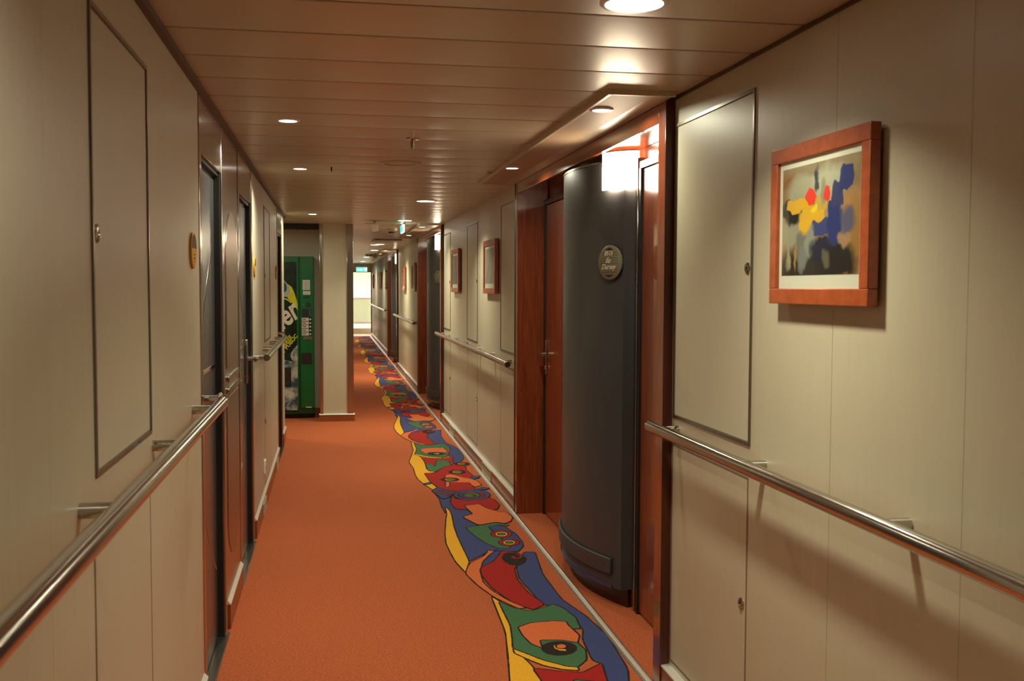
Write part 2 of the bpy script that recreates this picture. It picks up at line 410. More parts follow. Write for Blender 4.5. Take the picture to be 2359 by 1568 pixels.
# ---- walls: sheets with joints
def wall_sheets(name, x, side, y0, y1, seams, z0=0, z1=ZC+.01, joints=True, m=None):
    mb = MB(); s_ = sorted([y0]+[q for q in seams if y0 < q < y1]+[y1])
    for a, b in zip(s_[:-1], s_[1:]):
        mb.box(x, x+side*.02, a+(.0007 if a > y0 else 0), b-(.0007 if b < y1 else 0), z0, z1)
    mb.box(x+side*.012, x+side*.08, y0, y1, z0, z1, 1)
    return struct(name, mb, [m or M_wall, M_wall_dark])
wall_sheets('wall_right', XR, 1, YB, A0+.02, [-2, -1, 0, .17, .71, 1.25, 1.784, 2.318, 3.52])
for k, (a, b) in enumerate(((A1-.02, A0+PER+.02), (A1+PER-.02, A0+2*PER+.02))):
    wall_sheets('wall_right', XR, 1, a, b, [a+1.2, a+1.85, a+3.2])
wall_sheets('wall_right', XR, 1, A1+2*PER-.02, YE, [22.6, 23.9, 24.6, 25.9, 27.2, 28.5])
struct('wall_right', MB().box(XB+.005, XB+.1, A0, A1+2*PER, 0, ZC+.05), M_mahog)      # back of the alcoves
wall_sheets('wall_left', XL, -1, YB, 3.60, [-2.4, -1.6, -.8, -.1, .55, 1.13, 1.70])
wall_sheets('wall_left', XL, -1, 5.95, 8.69, [])
mb = MB().box(XL-.08, XL, 9.50, 9.98, 0, ZC+.01); struct('wall_left', mb, M_wall)
struct('wall_left', MB().box(-1.6, XL-.08, 9.40, 9.48, 0, ZC+.05), M_wall)             # return of the recess
struct('wall_left', MB().box(-1.68, -1.6, 9.40, 12.3, 0, ZC+.05), M_wall)
struct('wall_recess', MB().box(-1.68, -.115, 12.15, 12.25, 0, ZC+.05).box(-1.62, -.11, 11.62, 12.15, 1.777, ZC+.04).box(-.180, -.11, 11.62, 12.15, 0, 1.777).box(-1.62, -1.22, 11.62, 12.15, 0, 1.81), M_wall)
# pier between recess and the narrow corridor, and the far left wall
pier = struct('wall_pier', MB().box(-.085, .175, 11.195, 12.3, 0, ZC+.01), M_wall)
struct('trim_1', MB().box(-.115, -.083, 11.18, 12.15, 0, ZC+.01), M_steel_sat, bevel=.003)
struct('trim_2', MB().box(.172, .242, 11.18, 11.45, 0, ZC+.01), M_steel_sat, bevel=.003)
struct('wall_left_far', MB().box(.17, .24, 11.45, YE, 0, ZC+.01), M_wall)
pbm = MB().box(-.125, .25, 11.165, 11.2, 0, .075); struct('baseboard_pier', pbm, M_base)
struct('trim_3', MB().extr([(11.160, .072), (11.205, .072), (11.205, .086), (11.165, .078)], 'x', -.127, .252), M_cap)
struct('trim_4', MB().box(-1.6, -.12, 11.20, 11.26, 2.055, ZC+.01), M_black)           # dark slot over the recess
struct('baseboard_recess', MB().box(-.178, -.116, 11.60, 11.62, 0, .10), M_base)
struct('wall_back', MB().box(-3.2, 3.2, YB-.1, YB, 0, ZC+.05), M_wall)
# dark cove strip along the left wall, coloured to stand for its shadow gap
struct('trim_5', MB().extr([(XL-.03, ZC+.02), (XL+.018, ZC+.02), (XL+.018, ZC-.022), (XL-.03, ZC-.028)], 'y', YB, 10.02), M_cove)
struct('trim_6', MB().box(XR-.008, XR+.01, YB, A0, ZC-.012, ZC+.01), M_cove)

# baseboards
def base_left(y0, y1, name='baseboard_left'):
    o = struct(name, MB().box(XL-.005, XL+.012, y0, y1, 0, .105), M_base)
    c = link('cap', MB().extr([(XL-.005, .103), (XL+.014, .103), (XL+.014, .108), (XL-.005, .128)], 'y', y0, y1), M_cap, o)
    c['label'] = 'pale sloping cap of the baseboard'
    return o
base_left(YB, 3.60); base_left(4.42, 5.06); base_left(6.00, 8.69); base_left(9.50, 9.99)
def base_right(y0, y1):
    o = struct('baseboard_right', MB().box(XR-.030, XR+.005, y0, y1, 0, .083), M_base)
    c = link('cap', MB().extr([(XR+.003, .092), (XR-.001, .092), (XR-.031, .089), (XR-.031, .083), (XR+.003, .083)], 'y', y0, y1), M_cap, o)
    c['label'] = 'pale sloping cap of the baseboard'
base_right(YB, A0); base_right(A1, A0+PER); base_right(A1+PER, A0+2*PER); base_right(A1+2*PER, YE)
# aluminium carpet strip along the right side
struct('trim_7', MB().extr([(1.125, 0), (1.127, .005), (1.133, .006), (1.137, .0035), (1.152, .0035), (1.156, .006), (1.163, .005), (1.165, 0)], 'y', YB, YE), M_alu)
struct('trim_8', MB().box(1.1375, 1.1515, YB, YE, .0030, .0043), M_stripin)

# ---- alcoves with two cabin doors each
tn = 9
def alcove(oy, n):
    global tn
    y0, y1 = A0+oy, A1+oy
    def T(mb, m, bev=0):
        global tn
        struct('trim_%d' % tn, mb, m, bevel=bev); tn += 1
    T(MB().box(1.165, XB, y0, y0+.08, 0, ZC), M_mahog, .002)                   # near post
    T(MB().box(1.1652, 1.203, y0-.0015, y0+.001, 0, ZC-.002), M_mahog_dk)
    T(MB().box(1.165, XB, y1-.08, y1, 0, ZC), M_mahog, .002)                   # far post
    T(MB().box(1.160, 1.168, y1-.012, y1+.001, 0, ZC-.002), M_frame)
    T(MB().box(1.166, 1.186, y0+.08, y1-.08, 2.040, ZC), M_mahog_h, .002)      # header
    T(MB().box(1.164, 1.168, y0+.08, y1-.08, ZC-.012, ZC), M_mahog_dk)
    T(MB().box(1.186, XB, y0+.08, y1-.08, 2.065, ZC), M_mahog_h)               # alcove ceiling
    # lowered soffit in front
    T(MB().box(.940, 1.085, y0-.10, y1+.02, 2.102, ZC+.01), M_soffit)
    T(MB().box(1.085, 1.163, y0-.10, y1+.02, 2.106, ZC+.01), M_ceil)
    T(MB().box(.925, .940, y0-.115, y1+.02, 2.099, ZC+.01).box(.940, 1.163, y0-.115, y0-.10, 2.099, ZC+.01), M_lip, .002)
    # doors
    dn = 2*n+1
    for (a, b, hy, sgn) in ((y0+.12, 4.33+oy, None, 1), (5.47+oy, y1-.115, y1-.155, -1)):
        d = struct('door_%d' % dn, MB().box(XB-.018, XB+.01, a, b, .012, 1.965), M_mahog, bevel=.002)
        fr = MB().box(XB-.024, XB+.012, a-.035, a-.004, 0, 2.0).box(XB-.024, XB+.012, b+.004, b+.035, 0, 2.0).box(XB-.024, XB+.012, a-.004, b+.004, 1.970, 2.0)
        link('door_frame', fr, M_mahog_dk, d)
        sl = MB().box(XB-.028, XB+.0, b+.001, b+.006, .0, 1.97) if sgn < 0 else MB().box(XB-.028, XB, b+.001, b+.03, 0, 1.97)
        link('gasket', sl, M_black, d)
        if hy:
            h = link('handle_plate', MB().box(XB-.028, XB-.018, hy-.022, hy+.022, .90, 1.12), M_steel, d, .003)
            link('lever', MB().cyl((XB-.02, hy, 1.03), (XB-.075, hy, 1.03), .011).cyl((XB-.068, hy+.006, 1.03), (XB-.068, hy-.12, 1.03), .010), M_chrome, d)
            link('lock_barrel', MB().cyl((XB-.028, hy, .945), (XB-.034, hy, .945), .012), M_chrome, d)
        dn += 1
    T(MB().box(XB-.030, XB+.004, 4.372+oy, 4.408+oy, 0, 2.02), M_steel_sat, .003)
for k in range(3): alcove(k*PER, k)

# ---- curved charcoal columns with lamp and plaque
RC, CY, CXP, YH = 1.144, 4.93, 1.155, .52
def arc(oy, off=0, ya=-YH, yb=YH, n=28):
    a0 = math.asin(ya/RC); a1 = math.asin(yb/RC); cx = CXP+RC
    return [(cx-(RC+off)*math.cos(a0+(a1-a0)*i/n), CY+oy+(RC+off)*math.sin(a0+(a1-a0)*i/n)) for i in range(n+1)]
def curved_column(oy, label):
    t = thing('curved_column', label, 'column', (1.25, CY+oy, 0), 'curved charcoal columns between cabin doors')
    p = arc(oy)
    link('column_shell', MB().prism(p+[(XB-.005, CY+oy+YH), (XB-.005, CY+oy-YH)], .088, 2.015, 0, True), M_col, t)
    pin = arc(oy, -.045)
    link('toe_kick', MB().prism(pin+[(XB-.005, CY+oy+YH-.02), (XB-.005, CY+oy-YH+.03)], 0, .088), M_kick, t)
    po, pi_ = arc(oy, .016, -.47, .5), arc(oy, .001, -.47, .5)
    link('bumper', MB().prism(po+pi_[::-1], .150, .222, 0), M_bump, t, .004)
    link('bumper_screw', MB().cyl((po[1][0]+.004, po[1][1]-.0+.012, .185), (po[1][0]-.004, po[1][1]+.008, .185), .004), M_black, t)
    po, pi_ = arc(oy, .006, -.47, .5), arc(oy, -.002, -.47, .5)
    link('edge_strip', MB().prism(po+pi_[::-1], .084, .104, 0, True), M_steel_sat, t)
    po, pi_ = arc(oy, .003), arc(oy, -.01)
    link('top_edge', MB().prism(po+pi_[::-1], 2.012, 2.02, 0, True), M_brass, t)
    return t
cc = curved_column(0, 'charcoal curved column nearest the camera, with a readable oval plaque')
dup(cc, (0, PER, 0), 'charcoal curved column second along the right wall, partly behind a post')
dup(cc, (0, 2*PER, 0), 'charcoal curved column farthest away, a thin dark sliver by the third alcove')
def wall_lamp(oy, label):
    t = thing('alcove_lamp', label, 'lamp', (1.2, 4.5+oy, 1.88), 'glowing lamps on the curved columns')
    pa = [(1.205, 4.506), (1.222, 4.468), (1.244, 4.434), (1.272, 4.406), (1.302, 4.386), (1.334, 4.374)]
    pa = [(x, y+oy) for x, y in pa]; pi_ = [(x+.006, y+.006) for x, y in pa]
    link('lamp_shade', MB().prism(pa+pi_[::-1], 1.885, 2.050, 0, True), M_shade, t)
    link('lamp_bracket', MB().box(1.274, 1.286, 4.418+oy, 4.434+oy, 1.93, 1.99), M_steel, t)
    return t
lp = wall_lamp(0, 'large blown out white lamp on top of the nearest curved column')
dup(lp, (0, PER, 0), 'tall thin white glowing lamp on the second curved column')
dup(lp, (0, 2*PER, 0), 'tiny glowing lamp above the farthest curved column')

ya = -.455; th = math.asin(ya/RC)
pc = Vector((CXP+RC-(RC+.016)*math.cos(th), CY+(RC+.016)*math.sin(th), 1.562))
nrm = Vector((-math.cos(th), math.sin(th), 0)); ex = Vector((-nrm.y, nrm.x, 0)); ex = ex if ex.y < 0 else -ex
ey = Vector((0, 0, 1))
def plaque(oy, label, txt):
    c = pc+Vector((0, oy, 0))
    t = thing('oval_plaque', label, 'sign', tuple(c), 'oval cabin plaques on the columns')
    def P(u, v_, d=0): return c+ex*u+ey*v_+nrm*d
    n = 40; rx, rz = .083, .077
    mb = MB(); V = []
    for r, d in ((1, -.004), (1, .002), (.95, .005)):
        V += [P(rx*r*math.cos(2*PI*i/n), rz*r*math.sin(2*PI*i/n), d) for i in range(n)]
    F_ = [tuple(range(n))]+[(i, (i+1) % n, n+(i+1) % n, n+i) for i in range(n)]+[(n+i, n+(i+1) % n, 2*n+(i+1) % n, 2*n+i) for i in range(n)]+[tuple(range(2*n, 3*n))]
    mb.add(V, F_); link('plaque_plate', mb, M_plaque, t)
    g = MB()
    for k in range(8):
        z = -.043+k*.0125; hw = .9*rx*math.sqrt(max(0, 1-(z/rz)**2))*.82
        g.add([P(-hw, z, .0056), P(hw, z, .0056), P(hw, z+.0012, .0056), P(-hw, z+.0012, .0056)], [(0, 1, 2, 3)])
    for z0, s_ in ((.055, 1), (-.055, -1)):
        g.add([P(-.03, z0, .0056)]+[P(-.03+.06*i/10, z0+s_*.011*math.sin(PI*i/10), .0056) for i in range(11)]+[P(.03, z0, .0056)], [tuple(range(13))])
    link('groove_lines', g, M_dark, t)
    for q in (.06, -.06): link('spacer', MB().cyl(P(0, q, -.016), P(0, q, 0), .005), M_brass, t)
    if txt:
        tm = text_mb('8515', .029, basis(P(-.006, .040, .006), ex, ey), .0002, .35)
        text_mb('Ile', .036, basis(P(-.010, .008, .006), ex, ey), .0001, .45, mb=tm)
        text_mb('Dursey', .034, basis(P(-.006, -.020, .006), ex, ey), .0001, .45, mb=tm)
        link('lettering', tm, M_text, t)
    return t
plaque(0, 'oval bronze plaque reading 8515 Ile Dursey on the near column', True)
plaque(PER, 'oval plaque half hidden behind the post on the second column', False)

# ---- left side: steel door bays
def door_bay(y0, y1, n, full=True, curve=1, lever_y=None):
    """polished frame set flush in the wall with a recessed grey door"""
    fr = .055; top = 1.905
    d = struct_empty('door_%d' % n, (XL, (y0+y1)/2, 0))
    fm = MB().box(XL-.06, XL+.004, y0, y0+fr, 0, 2.10).box(XL-.06, XL+.004, y1-fr, y1, 0, 2.10)
    link('door_frame', fm, M_steel_sat, d, .003)
    link('head_panel', MB().box(XL-.05, XL+.001, y0+fr, y1-fr, top, 2.10), M_steel_sat, d, .003)
    link('gasket', MB().box(XL-.055, XL-.005, y1-fr-.014, y1-fr, 0, top).box(XL-.055, XL-.01, y0+fr, y1-fr, top-.014, top), M_black, d)
    leaf = link('door_leaf', MB().box(XL-.06, XL-.028, y0+fr, y1-fr-.012, .012, top-.012), M_door_steel, d)
    a, b = y0+fr, y1-fr
    pts = []
    for i in range(25):
        t_ = i/24; z = .30+1.32*t_; yy = (a+.10+(b-a-.16)*(2*t_-1)**2)
        if curve < 0: yy = a+b-yy
        pts.append((XL-.028, yy, z))
    link('curved_ridge', MB().tube(pts, .0028, 6), M_steel, leaf)
    link('embossed_bar', MB().box(XL-.029, XL-.024, a+.05, b-.06, 1.125, 1.137).box(XL-.029, XL-.025, a+.05, b-.06, .955, .962), M_chrome, leaf)
    ly = lever_y
    link('handle_plate', MB().box(XL-.028, XL-.012, ly-.022, ly+.022, .92, 1.16), M_steel, d, .004)
    link('lever', MB().cyl((XL-.02, ly, 1.055), (XL+.045, ly, 1.055), .012).cyl((XL+.038, ly-.012*0, 1.055), (XL+.038, ly+(.12 if ly < (a+b)/2 else -.12), 1.055), .0105), M_chrome, d)
    link('threshold', MB().box(XL-.06, XL+.014, y0+.01, y1-.01, -.001, .006), M_frame, d, .002)
    return d
door_bay(3.60, 4.38, 7, True, 1, 3.72)
door_bay(5.07, 5.95, 8, True, -1, 5.77)
door_bay(8.69, 9.50, 9, True, 1, 8.83)
struct('wall_left', MB().box(XL-.08, XL-.06, 3.60, 5.95, 0, ZC+.01).box(XL-.08, XL-.06, 8.69, 9.5, 0, ZC+.01)
       .box(XL-.06, XL-.004, 3.6, 5.95, 2.10, ZC+.01).box(XL-.06, XL-.004, 8.69, 9.5, 2.10, ZC+.01), M_steel_sat)
sp = struct('trim_%d' % tn, MB().box(XL-.06, XL, 4.38, 5.07, 0, 2.10), M_steel_sat, bevel=.003); tn += 1
# long round-ended plate and two bars on the steel sheet between the doors
t = thing('round_ended_panel', 'tall coppery steel panel with a rounded top between the two steel doors', 'panel', (XL, 4.72, .29))
def stadium(z0, z1, ya, yb, up=True, dn=True):
    r = (yb-ya)/2; c = (ya+yb)/2; p = []
    if z1-z0 < yb-ya:                      # a lying bar with round ends
        h = (z1-z0)/2; zc = (z0+z1)/2
        if h < .1: return [(yb-h+h*math.cos(a), zc+h*math.sin(a)) for a in [PI*(i/8-.5) for i in range(9)]]+[(ya+h-h*math.cos(a), zc-h*math.sin(a)) for a in [PI*(i/8-.5) for i in range(9)]]
    if up: p += [(c+r*math.cos(PI*i/16), z1-r*.8+r*.8*math.sin(PI*i/16)) for i in range(17)]
    else: p += [(yb, z1), (ya, z1)]
    if dn: p += [(c-r*math.cos(PI*i/16), z0+r*.8-r*.8*math.sin(PI*i/16)) for i in range(17)]
    else: p += [(ya, z0), (yb, z0)]
    return p
link('upper_plate', MB().extr(stadium(1.10, 1.775, 4.47, 4.99, True, False), 'x', XL, XL+.004), M_copper, t, .0015)
link('lower_plate', MB().extr(stadium(.26, .975, 4.47, 4.99, False, True), 'x', XL, XL+.004), M_copper, t, .0015)
for z in (1.056, 1.005): link('bar', MB().extr(stadium(z-.014, z+.014, 4.49, 4.97), 'x', XL, XL+.010), M_steel_sat, t, .002)

# oval yellow number signs
def oval_sign(yc, zc, label):
    t = thing('oval_sign', label, 'sign', (XL, yc, zc), 'yellow and grey oval signs on the left wall')
    n = 40; ry, rz = .062, .058
    el = [(yc+ry*math.cos(2*PI*i/n), zc+rz*math.sin(2*PI*i/n)) for i in range(n)]
    link('sign_plate', MB().extr(el, 'x', XL, XL+.008), M_yellow, t, .002)
    top = [(yc+ry*.88*math.cos(a), zc+rz*.88*math.sin(a)) for a in [math.radians(8+164*i/20) for i in range(21)]]
    link('grey_half', MB().extr(top, 'x', XL+.008, XL+.0085), M_plate_gr, t)
    g = MB()
    for z in (-.012, -.024): g.box(XL+.008, XL+.0084, yc-.02, yc+.022, zc+z-.003, zc+z+.001)
    g.box(XL+.008, XL+.0084, yc-.012, yc+.012, zc-.036, zc-.033)
    link('printed_line', g, M_blue, t)
oval_sign(3.414, 1.563, 'yellow and grey oval sign left of the near steel door')
oval_sign(6.116, 1.560, 'yellow and grey oval sign just past the second steel door')
oval_sign(8.50, 1.560, 'tiny yellow and grey oval sign beside the far steel door')

# ---- access panels (hinged hatches in the wall)
def hatch(side, y0, y1, z0, z1, label, frame=True, lock=None, grp='wall hatches'):
    X = XR if side > 0 else XL; s_ = -side
    t = thing('access_panel', label, 'hatch', (X, (y0+y1)/2, z0), grp)
    def bx(mb, a, b, c, d, e, g): return mb.box(min(X+s_*a, X+s_*b), max(X+s_*a, X+s_*b), c, d, e, g)
    w_ = .010 if frame else .007
    m = MB()
    o = .0045 if frame else .0012
    for (a, b, c, d) in ((y0, y1, z0, z0+w_), (y0, y1, z1-w_, z1), (y0, y0+w_, z0+w_, z1-w_), (y1-w_, y1, z0+w_, z1-w_)):
        bx(m, -.001, o, a, b, c, d)
    link('panel_frame', m, M_frame if frame else M_wall_dark, t)
    if frame:
        m = MB()
        for (a, b, c, d) in ((y0+w_, y1-w_, z0+w_, z0+w_+.003), (y0+w_, y1-w_, z1-w_-.003, z1-w_), (y0+w_, y0+w_+.003, z0+w_, z1-w_), (y1-w_-.003, y1-w_, z0+w_, z1-w_)):
            bx(m, -.001, .0012, a, b, c, d)
        link('frame_gap', m, M_wall_dark, t)
    link('panel_leaf', bx(MB(), -.001, .001, y0+w_+.002, y1-w_-.002, z0+w_+.002, z1-w_-.002), M_wall, t)
    if lock:
        ly, lz = lock
        k = link('lock', MB().lathe((X+s_*.001, ly, lz), [(.018, 0), (.018, s_*.003), (.014, s_*.006), (.009, s_*.006), (.008, s_*.002), (0, s_*.002)], 24, axis='x'), M_brass, t)
        link('keyhole', MB().cyl((X+s_*.0035, ly, lz), (X+s_*.0050, ly, lz), .0055, n=12), M_black, k)
    return t
hatch(1, 2.800, 3.480, .990, 2.022, 'large framed hatch left of the big abstract painting', True, (2.835, 1.508))
hatch(1, 2.810, 3.492, .108, .897, 'thin-lined lower hatch below the right handrail beside the near wooden post', False, (2.845, .514))
hatch(1, 6.55, 7.25, .998, 2.030, 'framed upper hatch right of the nearer small picture, against the wide wooden post', True)
hatch(1, 6.55, 7.25, .115, .900, 'lower hatch against the wide wooden post, right of both baseboard vents', False)
hatch(1, 8.43, 9.085, .985, 1.995, 'framed upper hatch between the two small pictures', True, (8.455, 1.50))
hatch(1, 8.43, 9.085, .125, .900, 'lower hatch under the one between the two small pictures', False, (8.46, .52))
hatch(1, 10.385, 11.0, 1.005, 2.005, 'framed upper hatch left of both small pictures by the second alcove', True, (10.41, 1.50))
hatch(1, 10.385, 11.0, .135, .900, 'lower hatch at the left end of the middle wall section', False, (10.41, .52))
hatch(1, 13.99, 14.42, .995, 2.025, 'distant framed hatch beyond the second alcove', True)
hatch(-1, 2.010, 2.610, 1.090, 1.975, 'big framed hatch on the near left wall above the handrail', True, (2.045, 1.548))
hatch(-1, 1.990, 2.590, .118, .955, 'lower hatch on the near left wall below the handrail', False)
hatch(-1, 7.02, 7.64, 1.075, 1.985, 'narrow looking framed hatch past the second steel door', True, (7.05, 1.52))
hatch(-1, 6.97, 7.60, .13, .960, 'lower hatch past the second steel door, below the far handrail', False, (7.0, .55))

# ---- handrails
def handrail(side, xr, z, y0, y1, brs, label, hidden_end=False):
    X = XR if side > 0 else XL
    t = thing('handrail', label, 'handrail', (X, (y0+y1)/2, z), 'round steel handrails')
    link('rail', MB().cyl((xr, y0, z), (xr, y1, z), .0205, n=40), M_steel, t, .002)
    for b in brs:
        k = link('bracket', MB().cyl((X, b, z-.004), (xr, b, z-.004), .0145, n=24), M_steel, t)
    return t
handrail(1, 1.12, .957, -.5, 3.505, [3.43, 2.697, 1.965, 1.23, .5, -.25], 'near right handrail running under the large abstract painting')
handrail(1, 1.12, .953, 6.50, 11.03, [6.80, 7.54, 8.25, 9.01, 9.73, 10.42, 10.95], 'middle right handrail below the two small framed pictures')
handrail(1, 1.12, .953, 14.05, 18.5, [14.3, 15.1, 15.9, 16.7, 17.5, 18.2], 'distant right handrail between the second and third alcoves')
handrail(1, 1.12, .953, 21.6, 30.2, [22, 23.2, 24.4, 25.6, 26.8, 28, 29.2], 'farthest right handrail leading to the bright lobby')
handrail(-1, -.36, 1.060, -.4, 3.55, [3.383, 2.640, 1.886, 1.14, .4], 'near left handrail running past the big left hatch')
handrail(-1, -.36, 1.045, 5.98, 8.35, [6.06, 6.85, 7.60, 8.28], 'short left handrail between the steel doors and the recess')

# ---- baseboard vents, socket
def vent(side, y0, y1, label):
    X = XR-.030 if side > 0 else XL+.012; s_ = -side
    t = thing('baseboard_vent', label, 'vent', (X, (y0+y1)/2, 0), 'slotted vents in the baseboards')
    def bx(mb, a, b, *r): return mb.box(min(X+s_*a, X+s_*b), max(X+s_*a, X+s_*b), *r)
    m = MB(); bx(m, 0, .006, y0, y1, .004, .014); bx(m, 0, .006, y0, y1, .074, .082)
    bx(m, 0, .006, y0, y0+.012, .014, .074); bx(m, 0, .006, y1-.012, y1, .014, .074)
    link('vent_frame', m, M_vent, t)
    link('backing', bx(MB(), .0002, .001, y0+.012, y1-.012, .014, .074), M_dark, t)
    m = MB()
    for k in range(3): bx(m, .001, .005, y0+.012, y1-.012, .020+k*.016, .029+k*.016)
    link('vent_slat', m, M_vent, t)
vent(1, 7.50, 7.93, 'near slotted vent in the right baseboard below the nearer small picture')
vent(1, 9.80, 10.20, 'second slotted vent in the right baseboard, farther along the same wall')
vent(1, 16.2, 16.6, 'distant small vent in the right baseboard past the second alcove')
vent(-1, 6.55, 6.85, 'small vent in the left baseboard past the second steel door')
vent(-1, 8.15, 8.4, 'small vent in the left baseboard near the recess')
t = thing('wall_socket', 'white socket low on the left wall under the short handrail', 'socket', (XL, 6.86, .27))
link('socket_plate', MB().box(XL, XL+.012, 6.82, 6.91, .225, .315), M_white, t, .003)
link('socket_insert', MB().cyl((XL+.012, 6.865, .27), (XL+.014, 6.865, .27), .022), M_pgrey, t)

# ---- pictures
def painting_big():
    m = mat('abstract_painting', (.45, .36, .22), .45); N, L, B = nodes(m)
    tc = N.new('ShaderNodeTexCoord'); uvw = tc.outputs['Object']
    no = N.new('ShaderNodeTexNoise'); no.inputs['Scale'].default_value = 22; no.inputs['Detail'].default_value = 3
    L.new(uvw, no.inputs['Vector'])
    sub = N.new('ShaderNodeVectorMath'); sub.operation = 'SUBTRACT'; L.new(no.outputs['Color'], sub.inputs[0]); sub.inputs[1].default_value = (.5, .5, .5)
    sc = N.new('ShaderNodeVectorMath'); sc.operation = 'SCALE'; L.new(sub.outputs[0], sc.inputs[0]); sc.inputs['Scale'].default_value = .05
    add = N.new('ShaderNodeVectorMath'); add.operation = 'ADD'; L.new(uvw, add.inputs[0]); L.new(sc.outputs[0], add.inputs[1])
    sep = N.new('ShaderNodeSeparateXYZ'); L.new(add.outputs[0], sep.inputs[0])
    no2 = N.new('ShaderNodeTexNoise'); no2.inputs['Scale'].default_value = 9; L.new(uvw, no2.inputs['Vector'])
    cur = ramp(m, no2.outputs[0], [(.3, (.20, .13, .06)), (.5, (.34, .25, .13)), (.7, (.42, .33, .19))]).outputs[0]
    def blob(u, v_, ru, rv, col, soft=.35, box=False, op=1.0):
        nonlocal cur
        # u: 0 left .. 1 right of the picture, v: 0 bottom .. 1 top (object origin at the picture's centre)
        def lin(sock, c, r):
            a = N.new('ShaderNodeMath'); a.operation = 'SUBTRACT'; L.new(sock, a.inputs[0]); a.inputs[1].default_value = c
            b = N.new('ShaderNodeMath'); b.operation = 'DIVIDE'; L.new(a.outputs[0], b.inputs[0]); b.inputs[1].default_value = r
            c_ = N.new('ShaderNodeMath'); c_.operation = 'POWER'; c2 = N.new('ShaderNodeMath'); c2.operation = 'ABSOLUTE'
            L.new(b.outputs[0], c2.inputs[0]); L.new(c2.outputs[0], c_.inputs[0]); c_.inputs[1].default_value = 5 if box else 2
            return c_.outputs[0]
        a = lin(sep.outputs['Y'], (0.5-u)*PW, ru*PW); b = lin(sep.outputs['Z'], (v_-.5)*PH, rv*PH)
        s_ = N.new('ShaderNodeMath'); s_.operation = 'ADD'; L.new(a, s_.inputs[0]); L.new(b, s_.inputs[1])
        mr = N.new('ShaderNodeMapRange'); mr.inputs[1].default_value = 1-soft; mr.inputs[2].default_value = 1+soft
        mr.inputs[3].default_value = op; mr.inputs[4].default_value = 0; mr.clamp = True
        L.new(s_.outputs[0], mr.inputs[0]); cur = mixc(m, cur, col, mr.outputs[0])
    cream = (.50, .50, .36); yel = (.78, .46, .03); blue = (.03, .045, .20); blk = (.02, .018, .016); gry = (.20, .20, .17)
    blob(.10, .70, .16, .20, (.30, .14, .05), .6); blob(.5, .95, .6, .10, (.33, .26, .15), .6)
    blob(.35, .72, .30, .12, (.42, .40, .28), .5); blob(.62, .76, .20, .13, cream, .5)
    blob(.20, .45, .18, .20, (.36, .34, .24), .6); blob(.90, .50, .12, .2, (.50, .27, .10), .6); blob(.94, .30, .08, .3, (.38, .20, .05), .6)
    blob(.40, .12, .48, .18, blk, .5, op=.95); blob(.75, .14, .22, .16, blk, .4); blob(.86, .04, .2, .04, (.35, .14, .04), .6)
    blob(.09, .60, .08, .07, blk, .3); blob(.17, .53, .10, .055, blk, .5)
    blob(.22, .615, .14, .045, yel, .2, True); blob(.42, .52, .16, .12, yel, .2, True); blob(.52, .60, .12, .05, (.60, .42, .08), .3, True)
    blob(.44, .575, .04, .03, (.85, .70, .02), .3); blob(.30, .30, .10, .12, gry, .4)
    blob(.58, .42, .16, .055, (.05, .07, .22), .25, True); blob(.70, .50, .09, .13, blue, .2, True); blob(.74, .66, .07, .10, (.05, .06, .18), .25, True)
    blob(.84, .775, .075, .075, blue, .12, True); blob(.86, .46, .09, .10, (.12, .12, .20), .5); blob(.70, .35, .09, .08, blue, .4)
    blob(.47, .80, .025, .10, (.06, .07, .10), .5); blob(.40, .32, .07, .11, (.30, .31, .26), .3)
    blob(.54, .26, .13, .10, (.02, .022, .05), .4); blob(.30, .20, .05, .10, (.22, .24, .22), .6); blob(.10, .22, .03, .12, (.40, .34, .22), .6)
    blob(.20, .22, .015, .09, (.45, .25, .08), .6); blob(.60, .18, .05, .06, (.14, .13, .08), .6); blob(.82, .33, .07, .05, (.42, .26, .14), .5)
    blob(.55, .70, .03, .10, (.34, .32, .22), .4)
    blob(.40, .665, .068, .052, (.85, .06, .03), .12); blob(.60, .680, .042, .062, (.85, .06, .03), .12)
    L.new(cur, B.inputs['Base Color']); return m
PW, PH = .405, .325
def picture(y0, y1, z0, z1, art, label, fw=.042, mw=.022, mwb=.034, xf=1.165, grp='framed pictures on the right wall', fm=None, mm=None):
    yc, zc = (y0+y1)/2, (z0+z1)/2
    t = thing('framed_picture', label, 'picture', (XR, yc, z0), grp)
    o = MB()
    for a, b, c, d in ((y0, y1, z0, z0+fw), (y0, y1, z1-fw, z1), (y0, y0+fw, z0+fw, z1-fw), (y1-fw, y1, z0+fw, z1-fw)):
        o.box(xf, xf+.026, a, b, c, d)
    link('frame', o, fm or M_pframe, t, .002)
    link('hanging_block', MB().box(xf+.024, XR+.001, y0+.03, y1-.03, z0+.03, z1-.03), M_black, t)
    link('mount', MB().box(xf+.010, xf+.016, y0+fw, y1-fw, z0+fw, z1-fw), mm or M_mat, t)
    a0, a1, b0, b1 = y0+fw+mw, y1-fw-mw, z0+fw+mwb, z1-fw-mw
    ar = MB().box(xf+.0092, xf+.0102, a0, a1, b0, b1)
    ao = link('artwork', ar, art, t)
    ctr = Vector((xf+.0097, (a0+a1)/2, (b0+b1)/2))
    off = ctr-ORG[t.name]
    ao.data.transform(Matrix.Translation(-off)); ao.location = off
    g = MB(); g.keep = True; g.add([(xf+.0065, y0+fw, z0+fw), (xf+.0065, y0+fw, z1-fw), (xf+.0065, y1-fw, z1-fw), (xf+.0065, y1-fw, z0+fw)], [(0, 1, 2, 3)])
    link('glass', g, M_pglass, t)
    return t
